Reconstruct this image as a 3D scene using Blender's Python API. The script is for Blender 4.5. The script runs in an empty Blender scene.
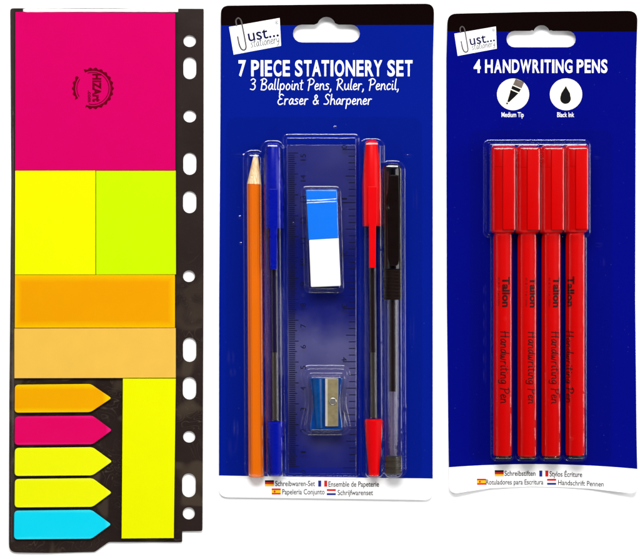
import bpy, bmesh, math, random
import numpy as np
from mathutils import Vector
from mathutils.noise import noise as pnoise

random.seed(4)
S = 0.00048            # metres per picture unit (1 unit = 0.48 mm)
CX, CY = 320.0, 279.5  # middle of the layout
CAM_H = 2500.0         # camera height in units (1.2 m)
sc = bpy.context.scene
COL = sc.collection


def W(x, y, z):
    return Vector(((x - CX) * S, (CY - y) * S, z * S))


def par(cx, cy, z):
    """how far a thing of height z has to stand from where its top is seen"""
    return (-(cx - CX) * z / CAM_H, -(cy - CY) * z / CAM_H)


# ---------------------------------------------------------------- materials
def new_mat(name):
    m = bpy.data.materials.new(name)
    m.use_nodes = True
    nt = m.node_tree
    nt.nodes.clear()
    out = nt.nodes.new('ShaderNodeOutputMaterial')
    return m, nt, out


def node(nt, t, **kw):
    n = nt.nodes.new(t)
    for k, v in kw.items():
        setattr(n, k, v)
    return n


def coords(nt, scale=(1, 1, 1)):
    t = node(nt, 'ShaderNodeTexCoord')
    mp = node(nt, 'ShaderNodeMapping')
    mp.inputs['Scale'].default_value = scale
    nt.links.new(t.outputs['Object'], mp.inputs['Vector'])
    return mp.outputs['Vector']


def math_n(nt, op, a, b=None, clamp=False):
    n = node(nt, 'ShaderNodeMath', operation=op, use_clamp=clamp)
    for i, v in enumerate((a, b)):
        if v is None:
            continue
        if isinstance(v, (int, float)):
            n.inputs[i].default_value = v
        else:
            nt.links.new(v, n.inputs[i])
    return n.outputs[0]


def mix_c(nt, fac, a, b):
    n = node(nt, 'ShaderNodeMix', data_type='RGBA')
    for sock, v in ((n.inputs[0], fac), (n.inputs[6], a), (n.inputs[7], b)):
        if isinstance(v, (int, float)):
            sock.default_value = v
        elif isinstance(v, tuple):
            sock.default_value = v if len(v) == 4 else (*v, 1)
        else:
            nt.links.new(v, sock)
    return n.outputs[2]


def noise_n(nt, vec, scale, detail=3, rough=.55, dist=0.0):
    n = node(nt, 'ShaderNodeTexNoise')
    n.inputs['Scale'].default_value = scale
    n.inputs['Detail'].default_value = detail
    n.inputs['Roughness'].default_value = rough
    n.inputs['Distortion'].default_value = dist
    nt.links.new(vec, n.inputs['Vector'])
    return n.outputs['Fac']


def ramp(nt, fac, stops):
    n = node(nt, 'ShaderNodeValToRGB')
    el = n.color_ramp.elements
    while len(el) < len(stops):
        el.new(.5)
    for e, (p, c) in zip(el, stops):
        e.position = p
        e.color = (c, c, c, 1) if isinstance(c, (int, float)) else (*c, 1)
    nt.links.new(fac, n.inputs['Fac'])
    return n.outputs['Color']


def plain(name, col, rough=.5, spec=.25, var=.06, vscale=90, bump=0.0, bscale=900, metallic=0.0, coat=0.0, sss=0.0):
    m, nt, out = new_mat(name)
    b = node(nt, 'ShaderNodeBsdfPrincipled')
    v = coords(nt)
    f = noise_n(nt, v, vscale, 4)
    dark = tuple(c * (1 - var) for c in col)
    lite = tuple(min(1, c * (1 + var)) for c in col)
    nt.links.new(mix_c(nt, f, dark, lite), b.inputs['Base Color'])
    r = math_n(nt, 'MULTIPLY_ADD', noise_n(nt, v, vscale * 3, 2), .16)
    r.node.inputs[2].default_value = rough - .08
    nt.links.new(r, b.inputs['Roughness'])
    b.inputs['Specular IOR Level'].default_value = spec
    b.inputs['Metallic'].default_value = metallic
    b.inputs['Coat Weight'].default_value = coat
    if bump:
        bp = node(nt, 'ShaderNodeBump')
        bp.inputs['Strength'].default_value = bump
        bp.inputs['Distance'].default_value = .0003
        nt.links.new(noise_n(nt, v, bscale, 3), bp.inputs['Height'])
        nt.links.new(bp.outputs['Normal'], b.inputs['Normal'])
    nt.links.new(b.outputs['BSDF'], out.inputs['Surface'])
    return m


def clear(name, tint=(1, 1, 1), ior=1.5, rough=.04, bump=.0, bscale=120, haze=0.0, hazecol=(.6, .55, .7), dist=.0006, painted_sheen=False):
    m, nt, out = new_mat(name)
    v = coords(nt)
    tr = node(nt, 'ShaderNodeBsdfTransparent')
    tr.inputs['Color'].default_value = (*tint, 1)
    gl = node(nt, 'ShaderNodeBsdfGlossy')
    gl.inputs['Roughness'].default_value = rough
    fr = node(nt, 'ShaderNodeLayerWeight')
    f0 = ((ior - 1) / (ior + 1)) ** 2
    if bump:
        bp = node(nt, 'ShaderNodeBump')
        bp.inputs['Strength'].default_value = bump
        bp.inputs['Distance'].default_value = dist
        nt.links.new(noise_n(nt, v, bscale, 3, .6, .6), bp.inputs['Height'])
        nt.links.new(bp.outputs['Normal'], gl.inputs['Normal'])
        nt.links.new(bp.outputs['Normal'], fr.inputs['Normal'])
    base = tr.outputs[0]
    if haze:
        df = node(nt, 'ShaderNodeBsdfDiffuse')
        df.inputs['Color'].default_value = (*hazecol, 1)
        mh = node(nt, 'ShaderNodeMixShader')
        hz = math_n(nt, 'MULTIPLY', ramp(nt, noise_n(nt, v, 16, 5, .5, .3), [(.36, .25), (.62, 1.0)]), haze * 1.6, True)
        if painted_sheen:      # blister reflection painted as cloudy haze near one end and round the sharpener's dent
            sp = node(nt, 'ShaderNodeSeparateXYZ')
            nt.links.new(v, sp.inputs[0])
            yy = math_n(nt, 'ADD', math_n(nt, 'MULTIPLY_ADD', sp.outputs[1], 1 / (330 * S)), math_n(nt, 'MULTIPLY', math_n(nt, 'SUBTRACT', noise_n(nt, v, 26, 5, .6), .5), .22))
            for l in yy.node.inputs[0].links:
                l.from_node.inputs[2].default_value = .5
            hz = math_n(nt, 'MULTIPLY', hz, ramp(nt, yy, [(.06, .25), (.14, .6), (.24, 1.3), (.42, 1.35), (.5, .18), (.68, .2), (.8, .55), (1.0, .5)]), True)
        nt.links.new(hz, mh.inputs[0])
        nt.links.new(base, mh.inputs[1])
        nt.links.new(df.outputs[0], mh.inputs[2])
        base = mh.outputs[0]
    mx = node(nt, 'ShaderNodeMixShader')
    fac = math_n(nt, 'MULTIPLY_ADD', math_n(nt, 'POWER', fr.outputs['Facing'], 5), 1 - f0)
    fac.node.inputs[2].default_value = f0
    nt.links.new(fac, mx.inputs[0])
    nt.links.new(base, mx.inputs[1])
    nt.links.new(gl.outputs[0], mx.inputs[2])
    nt.links.new(mx.outputs[0], out.inputs['Surface'])
    return m


M = {}
M['table'] = plain('white_table', (.9, .9, .9), .6, .1, .01, 8)
M['magenta'] = plain('magenta_paper', (.55, .0, .104), .7, .02, .03, 60)
M['yellow'] = plain('yellow_paper', (.72, .76, .0), .7, .02, .03, 60)
M['lime'] = plain('lime_paper', (.5, .75, .0), .7, .02, .03, 50)
M['pale_orange'] = plain('pale_orange_paper', (.72, .43, .062), .7, .02, .06, 110)
M['white_ink'] = plain('white_ink', (.82, .82, .82), .55, .1, .02)
M['label_white'] = plain('label_white', (.84, .84, .84), .5, .1, .02)
M['navy_ink'] = plain('navy_ink', (.005, .005, .045), .5, .02, .05)
M['grey_ink'] = plain('grey_ink', (.1, .1, .11), .5, .02, .05)
M['dark_ink'] = plain('dark_ink', (.006, .006, .007), .5, .02, .05)
M['text_grey'] = plain('text_grey', (.045, .04, .04), .5, .02, .05)
M['stamp'] = plain('stamp_ink', (.115, .0, .006), .6, .02, .3, 700)
M['flag_black'] = plain('flag_black', (.01, .01, .01), .5, .1)
M['flag_red'] = plain('flag_red', (.5, .012, .012), .5, .1)
M['flag_gold'] = plain('flag_gold', (.7, .42, .01), .5, .1)
M['flag_blue'] = plain('flag_blue', (.012, .02, .2), .5, .1)
M['cream'] = plain('icon_cream', (.76, .73, .62), .5, .1, .12, 90)
M['red_plastic'] = plain('red_plastic', (.49, .0, .0), .42, .05, .03, 80)
M['red_barrel'] = plain('red_barrel', (.48, .0, .0), .45, .05, .03, 80)
M['pen_red'] = plain('ballpoint_red', (.62, .0, .002), .35, .1, .03, 80)
M['pen_blue'] = plain('ballpoint_blue', (.0, .004, .26), .28, .15, .05, 80)
M['black_plastic'] = plain('black_plastic', (.004, .0012, .0012), .3, .12, .1)
M['rubber_black'] = plain('black_rubber', (.007, .003, .002), .5, .08, .2, 300, .5, 1500)
M['brown_plug'] = plain('dark_plug', (.026, .02, .013), .35, .4, .2, 400)
M['orange_paint'] = plain('orange_paint', (.64, .122, .0), .35, .18, .04, 60)
M['lead'] = plain('graphite', (.32, .3, .28), .35, .5)
M['ink_blue'] = plain('dark_blue_ink', (.008, .003, .03), .4, .15)
M['ink_black'] = plain('black_ink', (.012, .004, .003), .4, .15)
M['tube_empty'] = plain('empty_tube', (.075, .06, .03), .35, .3, .2, 300)
M['eraser_sleeve'] = plain('blue_sleeve', (.0, .14, .68), .4, .2, .04, 120)
M['eraser_rubber'] = plain('white_rubber', (.86, .86, .82), .7, .1, .03, 150)
M['sharp_blue'] = plain('sharpener_blue', (.0, .03, .17), .25, .4, .55, 160)
M['steel'] = plain('steel_blade', (.36, .3, .16), .42, .5, .3, 200, .15, 900, .75)
M['steel_edge'] = plain('steel_edge', (.75, .7, .6), .35, .5, .1, 200, 0, 900, .6)
M['screw'] = plain('screw_steel', (.75, .72, .66), .25, .5, .1, 200, 0, 900, .9)
M['tube_empty'] = clear('empty_tube', (.5, .45, .36), 1.5, .08, .1, 120, .06, (.5, .42, .22))
M['refill_empty'] = clear('empty_refill', (.72, .68, .74), 1.5, .08, .1, 120, .11, (.6, .5, .58))
M['clear_barrel'] = clear('clear_barrel', (.9, .9, .95), 1.5, .06, .12, 110)
M['clear_cap'] = clear('clear_cap', (.5, .26, .28), 1.5, .05, .1, 150)  # reflection of the red pen put into the tint
M['ruler'] = clear('ruler_plastic', (.86, .86, .92), 1.45, .08, .12, 60, .062, (.38, .36, .6), painted_sheen=True)
M['blister'] = clear('blister_film', (.98, .98, .985), 1.56, .045, .14, 90, 0, (.6, .55, .7))
M['cover'] = clear('cover_film', (.99, .99, .99), 1.65, .06, .15, 55)


def wood_mat():
    m, nt, out = new_mat('pencil_wood')
    b = node(nt, 'ShaderNodeBsdfPrincipled')
    v = coords(nt, (1, .12, 1))
    f = noise_n(nt, v, 1600, 4)
    nt.links.new(ramp(nt, f, [(.35, (.62, .36, .14)), (.65, (.86, .66, .4))]), b.inputs['Base Color'])
    b.inputs['Roughness'].default_value = .6
    nt.links.new(b.outputs[0], out.inputs['Surface'])
    return m


M['wood'] = wood_mat()


def rim_paper(name, core, edge, x0, y0, x1, y1, width):
    """fluorescent film, edge glow painted in as a paler rim; coordinates are relative to the thing's origin"""
    m, nt, out = new_mat(name)
    b = node(nt, 'ShaderNodeBsdfPrincipled')
    t = node(nt, 'ShaderNodeTexCoord')
    s = node(nt, 'ShaderNodeSeparateXYZ')
    nt.links.new(t.outputs['Object'], s.inputs[0])
    hx, hy = (x1 - x0) / 2 * S, (y1 - y0) / 2 * S
    dx = math_n(nt, 'SUBTRACT', hx, math_n(nt, 'ABSOLUTE', s.outputs[0]))
    dy = math_n(nt, 'SUBTRACT', hy, math_n(nt, 'ABSOLUTE', s.outputs[1]))
    d = math_n(nt, 'MINIMUM', dx, dy)
    n = noise_n(nt, coords(nt), 120, 3)
    d = math_n(nt, 'ADD', d, math_n(nt, 'MULTIPLY', math_n(nt, 'SUBTRACT', n, .5), 2.5 * S))
    f = math_n(nt, 'DIVIDE', d, width * S, True)
    n2 = noise_n(nt, coords(nt), 45, 4)
    c2 = mix_c(nt, math_n(nt, 'MULTIPLY', n2, .25), core, edge)
    nt.links.new(mix_c(nt, f, edge, c2), b.inputs['Base Color'])
    b.inputs['Roughness'].default_value = .6
    b.inputs['Specular IOR Level'].default_value = .02
    nt.links.new(b.outputs[0], out.inputs['Surface'])
    return m


def film_mat():
    """thin black plastic sheet, film-contact reflections painted as wavy lines, plus blots and dust"""
    m, nt, out = new_mat('black_film')
    b = node(nt, 'ShaderNodeBsdfPrincipled')
    v = coords(nt)
    n = noise_n(nt, v, 48, 2, .5, 1.2)
    w = math_n(nt, 'ABSOLUTE', math_n(nt, 'SINE', math_n(nt, 'MULTIPLY', n, 60)))
    lines = ramp(nt, w, [(.0, 1.0), (.28, .0)])
    s = node(nt, 'ShaderNodeSeparateXYZ')
    nt.links.new(v, s.inputs[0])
    low = math_n(nt, 'MULTIPLY', math_n(nt, 'SUBTRACT', .02, s.outputs[1]), 16, True)
    patch = ramp(nt, noise_n(nt, v, 38, 3, .5, .5), [(.47, .0), (.6, 1.0)])
    f = math_n(nt, 'MULTIPLY', math_n(nt, 'MULTIPLY', lines, patch), low)
    blot = ramp(nt, noise_n(nt, v, 62, 1, .4, 1.0), [(.57, .0), (.66, 1.0)])
    f2 = math_n(nt, 'MULTIPLY', math_n(nt, 'MULTIPLY', blot, low), .4)
    dust = ramp(nt, noise_n(nt, v, 900, 2), [(.69, .0), (.76, .35)])
    f = math_n(nt, 'MAXIMUM', math_n(nt, 'MULTIPLY', f, .75), math_n(nt, 'MAXIMUM', f2, dust))
    base = mix_c(nt, noise_n(nt, v, 25, 3), (.009, .005, .004), (.022, .013, .011))
    nt.links.new(mix_c(nt, f, base, (.075, .055, .036)), b.inputs['Base Color'])
    b.inputs['Roughness'].default_value = .4
    b.inputs['Specular IOR Level'].default_value = .13
    bp = node(nt, 'ShaderNodeBump')
    bp.inputs['Strength'].default_value = .35
    bp.inputs['Distance'].default_value = .0004
    nt.links.new(noise_n(nt, v, 70, 4, .55, .8), bp.inputs['Height'])
    nt.links.new(bp.outputs['Normal'], b.inputs['Normal'])
    nt.links.new(b.outputs[0], out.inputs['Surface'])
    return m


M['film'] = film_mat()


def card_mat(name, blue, head, head_slope, white, wslope, wcurve, ox, oy):
    """printed card: dark header, blue field, white foot; measured from the card's own origin"""
    m, nt, out = new_mat(name)
    b = node(nt, 'ShaderNodeBsdfPrincipled')
    t = node(nt, 'ShaderNodeTexCoord')
    s = node(nt, 'ShaderNodeSeparateXYZ')
    nt.links.new(t.outputs['Object'], s.inputs[0])
    x = math_n(nt, 'DIVIDE', s.outputs[0], S)
    y = math_n(nt, 'DIVIDE', s.outputs[1], -S)
    v = coords(nt)
    hl = math_n(nt, 'ADD', math_n(nt, 'MULTIPLY', x, head_slope), head - oy)
    is_head = math_n(nt, 'LESS_THAN', y, hl)
    wl = math_n(nt, 'ADD', math_n(nt, 'MULTIPLY', x, wslope), white - oy)
    wl = math_n(nt, 'ADD', wl, math_n(nt, 'MULTIPLY', math_n(nt, 'MULTIPLY', x, x), wcurve))
    is_white = math_n(nt, 'GREATER_THAN', y, wl)
    bl = mix_c(nt, noise_n(nt, v, 30, 4), tuple(c * .93 for c in blue), tuple(c * 1.07 for c in blue))
    dust = ramp(nt, noise_n(nt, v, 1100, 2), [(.735, .0), (.78, .5)])
    bl = mix_c(nt, dust, bl, (.05, .06, .26))
    c = mix_c(nt, is_head, bl, (.003, .0006, .0006))
    # bare board shows on the cut edge
    c = mix_c(nt, is_white, c, (.83, .83, .83))
    nt.links.new(c, b.inputs['Base Color'])
    b.inputs['Roughness'].default_value = .6
    b.inputs['Specular IOR Level'].default_value = .015
    nt.links.new(b.outputs[0], out.inputs['Surface'])
    return m


# ---------------------------------------------------------------- objects
def thing(name, label, cat, x, y, z, group=None):
    o = bpy.data.objects.new(name, None)
    o.empty_display_size = .005
    COL.objects.link(o)
    o.location = W(x, y, z)
    o['label'] = label
    o['category'] = cat
    if group:
        o['group'] = group
    return o


def tag(o, label, cat, group=None):
    o['label'] = label
    o['category'] = cat
    if group:
        o['group'] = group
    return o


def world_origin(o):
    v = Vector((0, 0, 0))
    while o is not None:
        v += o.location
        o = o.parent
    return v


def mesh_obj(name, bm, mats, parent=None, loc=None, sharp=35, up=False, shift=(0, 0)):
    """bm is in picture units (x right, y down, z towards the viewer); links ONE mesh object"""
    pl = world_origin(parent) if parent else Vector((0, 0, 0))
    org = loc if loc is not None else (pl if parent else Vector((0, 0, 0)))
    for v in bm.verts:
        v.co = W(v.co.x + shift[0], v.co.y + shift[1], v.co.z) - org
    if up:
        for f in bm.faces:
            f.normal_update()
            if f.normal.z < 0:
                f.normal_flip()
    else:
        bmesh.ops.recalc_face_normals(bm, faces=bm.faces)
    bm.normal_update()
    for e in bm.edges:
        if len(e.link_faces) == 2 and e.calc_face_angle(0) > math.radians(sharp):
            e.smooth = False
    for f in bm.faces:
        f.smooth = abs(f.normal.z) < .99995
    me = bpy.data.meshes.new(name)
    bm.to_mesh(me)
    bm.free()
    for m in (mats if isinstance(mats, list) else [mats]):
        me.materials.append(m)
    o = bpy.data.objects.new(name, me)
    COL.objects.link(o)
    if parent:
        o.parent = parent
        o.location = org - pl
    else:
        o.location = org
    return o


def cut_grid(bm, step, xs=True, ys=True):
    x0 = min(v.co.x for v in bm.verts); x1 = max(v.co.x for v in bm.verts)
    y0 = min(v.co.y for v in bm.verts); y1 = max(v.co.y for v in bm.verts)
    for on, a, b, no, k in ((xs, x0, x1, (1, 0, 0), 0), (ys, y0, y1, (0, 1, 0), 1)):
        if not on:
            continue
        c = math.ceil(a / step) * step + .037
        while c < b:
            co = (c, 0, 0) if k == 0 else (0, c, 0)
            bmesh.ops.bisect_plane(bm, geom=bm.verts[:] + bm.edges[:] + bm.faces[:], plane_co=co, plane_no=no, dist=1e-5)
            c += step


def plate(loops, z0, z1, bev=.0, bres=2):
    """filled outline(s) with thickness; later loops are holes"""
    cu = bpy.data.curves.new('outline', 'CURVE')
    cu.dimensions = '2D'
    cu.fill_mode = 'BOTH'
    for lp in loops:
        sp = cu.splines.new('POLY')
        sp.points.add(len(lp) - 1)
        for p, q in zip(sp.points, lp):
            p.co = (q[0], q[1], 0, 1)
        sp.use_cyclic_u = True
    h = (z1 - z0) / 2
    cu.extrude = max(h - bev, 1e-4)
    cu.bevel_depth = bev
    cu.bevel_resolution = bres
    cu.offset = -bev
    o = bpy.data.objects.new('outline', cu)
    me = bpy.data.meshes.new_from_object(o)
    bm = bmesh.new()
    bm.from_mesh(me)
    bpy.data.objects.remove(o)
    bpy.data.meshes.remove(me)
    bpy.data.curves.remove(cu)
    for v in bm.verts:
        v.co.z += z0 + h
    bmesh.ops.remove_doubles(bm, verts=bm.verts, dist=1e-4)
    return bm


def sheet(loops, z=0.0):
    """flat filled outline"""
    cu = bpy.data.curves.new('outline', 'CURVE')
    cu.dimensions = '2D'
    cu.fill_mode = 'FRONT'
    for lp in loops:
        sp = cu.splines.new('POLY')
        sp.points.add(len(lp) - 1)
        for p, q in zip(sp.points, lp):
            p.co = (q[0], q[1], 0, 1)
        sp.use_cyclic_u = True
    o = bpy.data.objects.new('outline', cu)
    me = bpy.data.meshes.new_from_object(o)
    bm = bmesh.new()
    bm.from_mesh(me)
    bpy.data.objects.remove(o)
    bpy.data.meshes.remove(me)
    bpy.data.curves.remove(cu)
    for v in bm.verts:
        v.co.z = z
    return bm


def join(bms):
    out = bmesh.new()
    for k, b in enumerate(bms):
        me = bpy.data.meshes.new('tmp')
        b.to_mesh(me)
        b.free()
        out.from_mesh(me)
        bpy.data.meshes.remove(me)
    return out


def set_mat(bm, i):
    for f in bm.faces:
        f.material_index = i
    return bm


def rounded(pts, r, n=5):
    """round the corners of a polygon; r a number or one per corner"""
    out = []
    N = len(pts)
    for i, p in enumerate(pts):
        ri = r[i] if isinstance(r, (list, tuple)) else r
        p = Vector(p); a = Vector(pts[i - 1]); b = Vector(pts[(i + 1) % N])
        if ri <= 0:
            out.append(tuple(p)); continue
        da = (a - p); db = (b - p)
        t = min(ri, da.length * .48, db.length * .48)
        pa = p + da.normalized() * t; pb = p + db.normalized() * t
        for k in range(n + 1):
            u = k / n
            q = pa * (1 - u) ** 2 + p * 2 * u * (1 - u) + pb * u * u
            out.append(tuple(q))
    return out


def ellipse(cx, cy, rx, ry, n=32):
    return [(cx + rx * math.cos(2 * math.pi * k / n), cy + ry * math.sin(2 * math.pi * k / n)) for k in range(n)]


def slot(cx, y0, y1, w, n=10):
    r = w / 2
    p = [(cx + r * math.cos(a), y0 + r + r * math.sin(a)) for a in [math.pi + math.pi * k / n for k in range(n + 1)]]
    p += [(cx + r * math.cos(a), y1 - r + r * math.sin(a)) for a in [math.pi * k / n for k in range(n + 1)]]
    return p


def lathe(p0, p1, prof, n=32, flat=False, caps=True, rot=0.0):
    """surface round the line p0-p1 (x, y, z); prof = [(t 0..1, radius)]"""
    bm = bmesh.new()
    p0 = Vector(p0); p1 = Vector(p1)
    ax = (p1 - p0).normalized()
    u = ax.cross(Vector((0, 0, 1))).normalized()
    v = u.cross(ax).normalized()
    if v.z < 0:
        v = -v
    rings = []
    for t, r in prof:
        c = p0.lerp(p1, t)
        rings.append([bm.verts.new(c + u * (r * math.cos(rot + 2 * math.pi * k / n)) + v * (r * math.sin(rot + 2 * math.pi * k / n))) for k in range(n)])
    for a, b in zip(rings, rings[1:]):
        for k in range(n):
            bm.faces.new((a[k], a[(k + 1) % n], b[(k + 1) % n], b[k]))
    if caps:
        bm.faces.new(rings[0])
        bm.faces.new(rings[-1])
    return bm


def box(x0, y0, z0, x1, y1, z1, bev=0.0, seg=2):
    bm = bmesh.new()
    bmesh.ops.create_cube(bm, size=1)
    for v in bm.verts:
        v.co = Vector(((x0 + x1) / 2 + v.co.x * (x1 - x0), (y0 + y1) / 2 + v.co.y * (y1 - y0), (z0 + z1) / 2 + v.co.z * (z1 - z0)))
    if bev:
        bmesh.ops.bevel(bm, geom=bm.edges[:], offset=bev, segments=seg, affect='EDGES', profile=.5)
    return bm


# ---------------------------------------------------------------- lettering
def font_mesh(body, bold=.0, space=1.0):
    cu = bpy.data.curves.new('txt', 'FONT')
    cu.body = body
    cu.offset = bold
    cu.space_character = space
    cu.resolution_u = 4
    o = bpy.data.objects.new('txt', cu)
    me = bpy.data.meshes.new_from_object(o)
    bm = bmesh.new()
    bm.from_mesh(me)
    bpy.data.objects.remove(o)
    bpy.data.meshes.remove(me)
    bpy.data.curves.remove(cu)
    return bm


CAP = None


def cap_h(bold):
    b = font_mesh('H', bold)
    h = max(v.co.y for v in b.verts)
    b.free()
    return h


def text(body, x0, x1, ytop, ybase, bold=.0, shear=0.0, rot=0.0, space=1.0):
    """letters fitted between x0 and x1, capitals from ytop to ybase; rot turns them about (x0, ybase)"""
    bm = font_mesh(body, bold, space)
    a = min(v.co.x for v in bm.verts); b = max(v.co.x for v in bm.verts)
    ch = cap_h(bold)
    kx = (x1 - x0) / (b - a); ky = (ybase - ytop) / ch
    c, s = math.cos(rot), math.sin(rot)
    for v in bm.verts:
        x = (v.co.x - a) * kx + shear * v.co.y * ky
        y = v.co.y * ky
        v.co = Vector((x0 + x * c - y * s, ybase - (x * s + y * c), 0))
    return bm


CONDW = dict(zip('ESTCIPAONRY7HDWG4', (.47, .5, .5, .52, .185, .53, .6, .62, .62, .56, .57, .5, .61, .59, .86, .6, .56)))


KERN = {'RY': -.09, 'TA': -.07, 'AT': -.07, 'DW': -.03, 'AN': -.01}


def text_cond(body, x0, x1, ytop, ybase, bold=.03, gap=.1):
    """heavy condensed capitals, every letter brought to its own narrow width"""
    tot = sum((.24 if c == ' ' else CONDW[c] + gap) for c in body) - gap + sum(KERN.get(body[i:i + 2], 0) for i in range(len(body)))
    k = (x1 - x0) / tot
    x = x0
    out = []
    for i, c in enumerate(body):
        if c == ' ':
            x += .24 * k
            continue
        out.append(text(c, x, x + CONDW[c] * k, ytop, ybase, bold))
        x += (CONDW[c] + gap + KERN.get(body[i:i + 2], 0)) * k
    return join(out)


GL = {
    '3': (.62, [[(.05, .88), (.28, 1), (.5, .86), (.4, .64), (.2, .55), (.45, .48), (.52, .22), (.34, .02), (.04, .08)]]),
    'B': (.72, [[(.16, .95), (.12, .5), (.08, 0)], [(-.02, .88), (.3, 1.02), (.58, .86), (.44, .62), (.13, .52), (.5, .46), (.62, .2), (.4, 0), (.06, .03)]]),
    'P': (.62, [[(.14, .95), (.12, .5), (.06, -.05)], [(-.06, .86), (.3, 1.02), (.6, .82), (.44, .52), (.12, .45)]]),
    'R': (.72, [[(.14, .95), (.12, .5), (.06, 0)], [(-.04, .88), (.3, 1.02), (.56, .82), (.4, .56), (.14, .48)], [(.2, .48), (.42, .22), (.68, -.02)]]),
    'E': (.62, [[(.56, .88), (.36, 1), (.14, .84), (.24, .58), (.42, .54)], [(.42, .54), (.14, .48), (.04, .2), (.24, 0), (.56, .12)]]),
    'S': (.6, [[(.56, .86), (.36, 1), (.14, .82), (.28, .56), (.48, .34), (.36, .06), (.02, .06)]]),
    'H': (.78, [[(.14, .98), (.1, .5), (.08, 0)], [(.62, 1), (.58, .5), (.6, 0)], [(.0, .46), (.35, .52), (.68, .52)]]),
    '&': (.7, [[(.6, .08), (.3, .5), (.2, .78), (.34, .92), (.46, .76), (.3, .52), (.08, .28), (.18, .04), (.4, .08), (.58, .4)]]),
    'a': (.52, [[(.44, .5), (.26, .56), (.06, .3), (.14, .03), (.32, .14), (.44, .5)], [(.44, .5), (.42, .14), (.54, .04)]]),
    'c': (.44, [[(.4, .46), (.24, .56), (.06, .3), (.16, .03), (.42, .12)]]),
    'd': (.54, [[(.42, .48), (.24, .54), (.06, .28), (.14, .03), (.32, .12), (.44, .44)], [(.5, 1), (.46, .5), (.46, .14), (.56, .03)]]),
    'e': (.46, [[(.08, .28), (.34, .34), (.36, .5), (.2, .55), (.05, .28), (.16, .02), (.44, .12)]]),
    'g': (.52, [[(.44, .5), (.24, .56), (.06, .3), (.16, .06), (.34, .16), (.44, .5)], [(.44, .5), (.44, 0), (.34, -.25), (.06, -.2)]]),
    'h': (.52, [[(.1, 1), (.07, .5), (.05, 0)], [(.06, .3), (.26, .55), (.42, .4), (.42, .1), (.52, .02)]]),
    'i': (.24, [[(.1, .52), (.08, .2), (.14, .03), (.24, .08)], [(.12, .76), (.14, .8)]]),
    'l': (.24, [[(.14, 1), (.09, .5), (.1, .08), (.22, .04)]]),
    'n': (.52, [[(.06, .54), (.06, .3), (.04, 0)], [(.05, .3), (.26, .55), (.4, .42), (.4, .12), (.5, .02)]]),
    'o': (.5, [[(.26, .55), (.06, .34), (.14, .03), (.36, .08), (.44, .36), (.26, .55), (.2, .54)]]),
    'p': (.54, [[(.08, .54), (.06, .1), (.02, -.38)], [(.05, .34), (.28, .57), (.46, .36), (.34, .05), (.06, .1)]]),
    'r': (.4, [[(.08, .54), (.06, .3), (.06, 0)], [(.06, .28), (.2, .52), (.38, .52)]]),
    's': (.42, [[(.36, .5), (.18, .55), (.08, .42), (.28, .26), (.3, .08), (.02, .04)]]),
    't': (.38, [[(.18, .88), (.14, .4), (.16, .06), (.32, .05)], [(.0, .6), (.34, .64)]]),
    'u': (.52, [[(.06, .54), (.06, .16), (.2, .02), (.4, .2), (.42, .54)], [(.42, .54), (.42, .14), (.52, .03)]]),
    'w': (.72, [[(.04, .54), (.1, .06), (.22, .04), (.32, .44)], [(.32, .44), (.38, .05), (.52, .05), (.64, .54)]]),
    'y': (.5, [[(.06, .54), (.1, .2), (.24, .14), (.4, .3)], [(.44, .54), (.38, .04), (.2, -.25), (.02, -.2)]]),
    ',': (.22, [[(.1, .08), (.1, -.04), (.02, -.18)]]),
    '.': (.2, [[(.06, .02), (.1, .06)]]),
    ' ': (.34, []),
    'J': (.5, [[(.4, 1), (.4, .2), (.22, 0), (.04, .14)]]),
}


def smooth_line(p, n=5):
    if len(p) < 3:
        return [Vector((*q, 0)) for q in p]
    P = [p[0]] + list(p) + [p[-1]]
    out = []
    for i in range(1, len(P) - 2):
        a, b, c, d = (Vector((*q[:2], 0)) for q in P[i - 1:i + 3])
        for k in range(n):
            t = k / n
            out.append(.5 * ((2 * b) + (c - a) * t + (2 * a - 5 * b + 4 * c - d) * t * t + (3 * b - a - 3 * c + d) * t ** 3))
    out.append(Vector((*p[-1][:2], 0)))
    return out


def ribbon(lines, w, hh=.22):
    """pen strokes with a slight ridge, in the plane"""
    bm = bmesh.new()
    for L in lines:
        L = [Vector((q[0], q[1], 0)) for q in L]
        if len(L) < 2:
            continue
        d0 = (L[1] - L[0]).normalized(); d1 = (L[-1] - L[-2]).normalized()
        L = [L[0] - d0 * w * .4] + L + [L[-1] + d1 * w * .4]
        rows = []
        for i, q in enumerate(L):
            d = (L[min(i + 1, len(L) - 1)] - L[max(i - 1, 0)])
            if d.length < 1e-9:
                d = Vector((1, 0, 0))
            d.normalize()
            nrm = Vector((-d.y, d.x, 0))
            ww = w / 2 * (.55 if i in (0, len(L) - 1) else 1)
            rows.append([bm.verts.new(q - nrm * ww), bm.verts.new(q + Vector((0, 0, hh))), bm.verts.new(q + nrm * ww)])
        for a, b in zip(rows, rows[1:]):
            for k in (0, 1):
                bm.faces.new((a[k], a[k + 1], b[k + 1], b[k]))
    return bm


def hand(body, x0, x1, ytop, ybase, w, rot=0.0, slant=.08, hh=.22):
    lines = []
    x = 0.0
    for ch in body:
        adv, st = GL[ch]
        for s_ in st:
            lines.append([(p.x + x + slant * p.y, p.y) for p in smooth_line(s_)])
        x += adv + .07
    a = min(p[0] for L in lines for p in L); b = max(p[0] for L in lines for p in L)
    kx = (x1 - x0) / (b - a); ky = ybase - ytop
    c, s = math.cos(rot), math.sin(rot)
    L2 = []
    for L in lines:
        r = []
        for px, py in L:
            X = (px - a) * kx; Y = py * ky
            r.append((x0 + X * c - Y * s, ybase - (X * s + Y * c)))
        L2.append(r)
    return ribbon(L2, w, hh)


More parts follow.
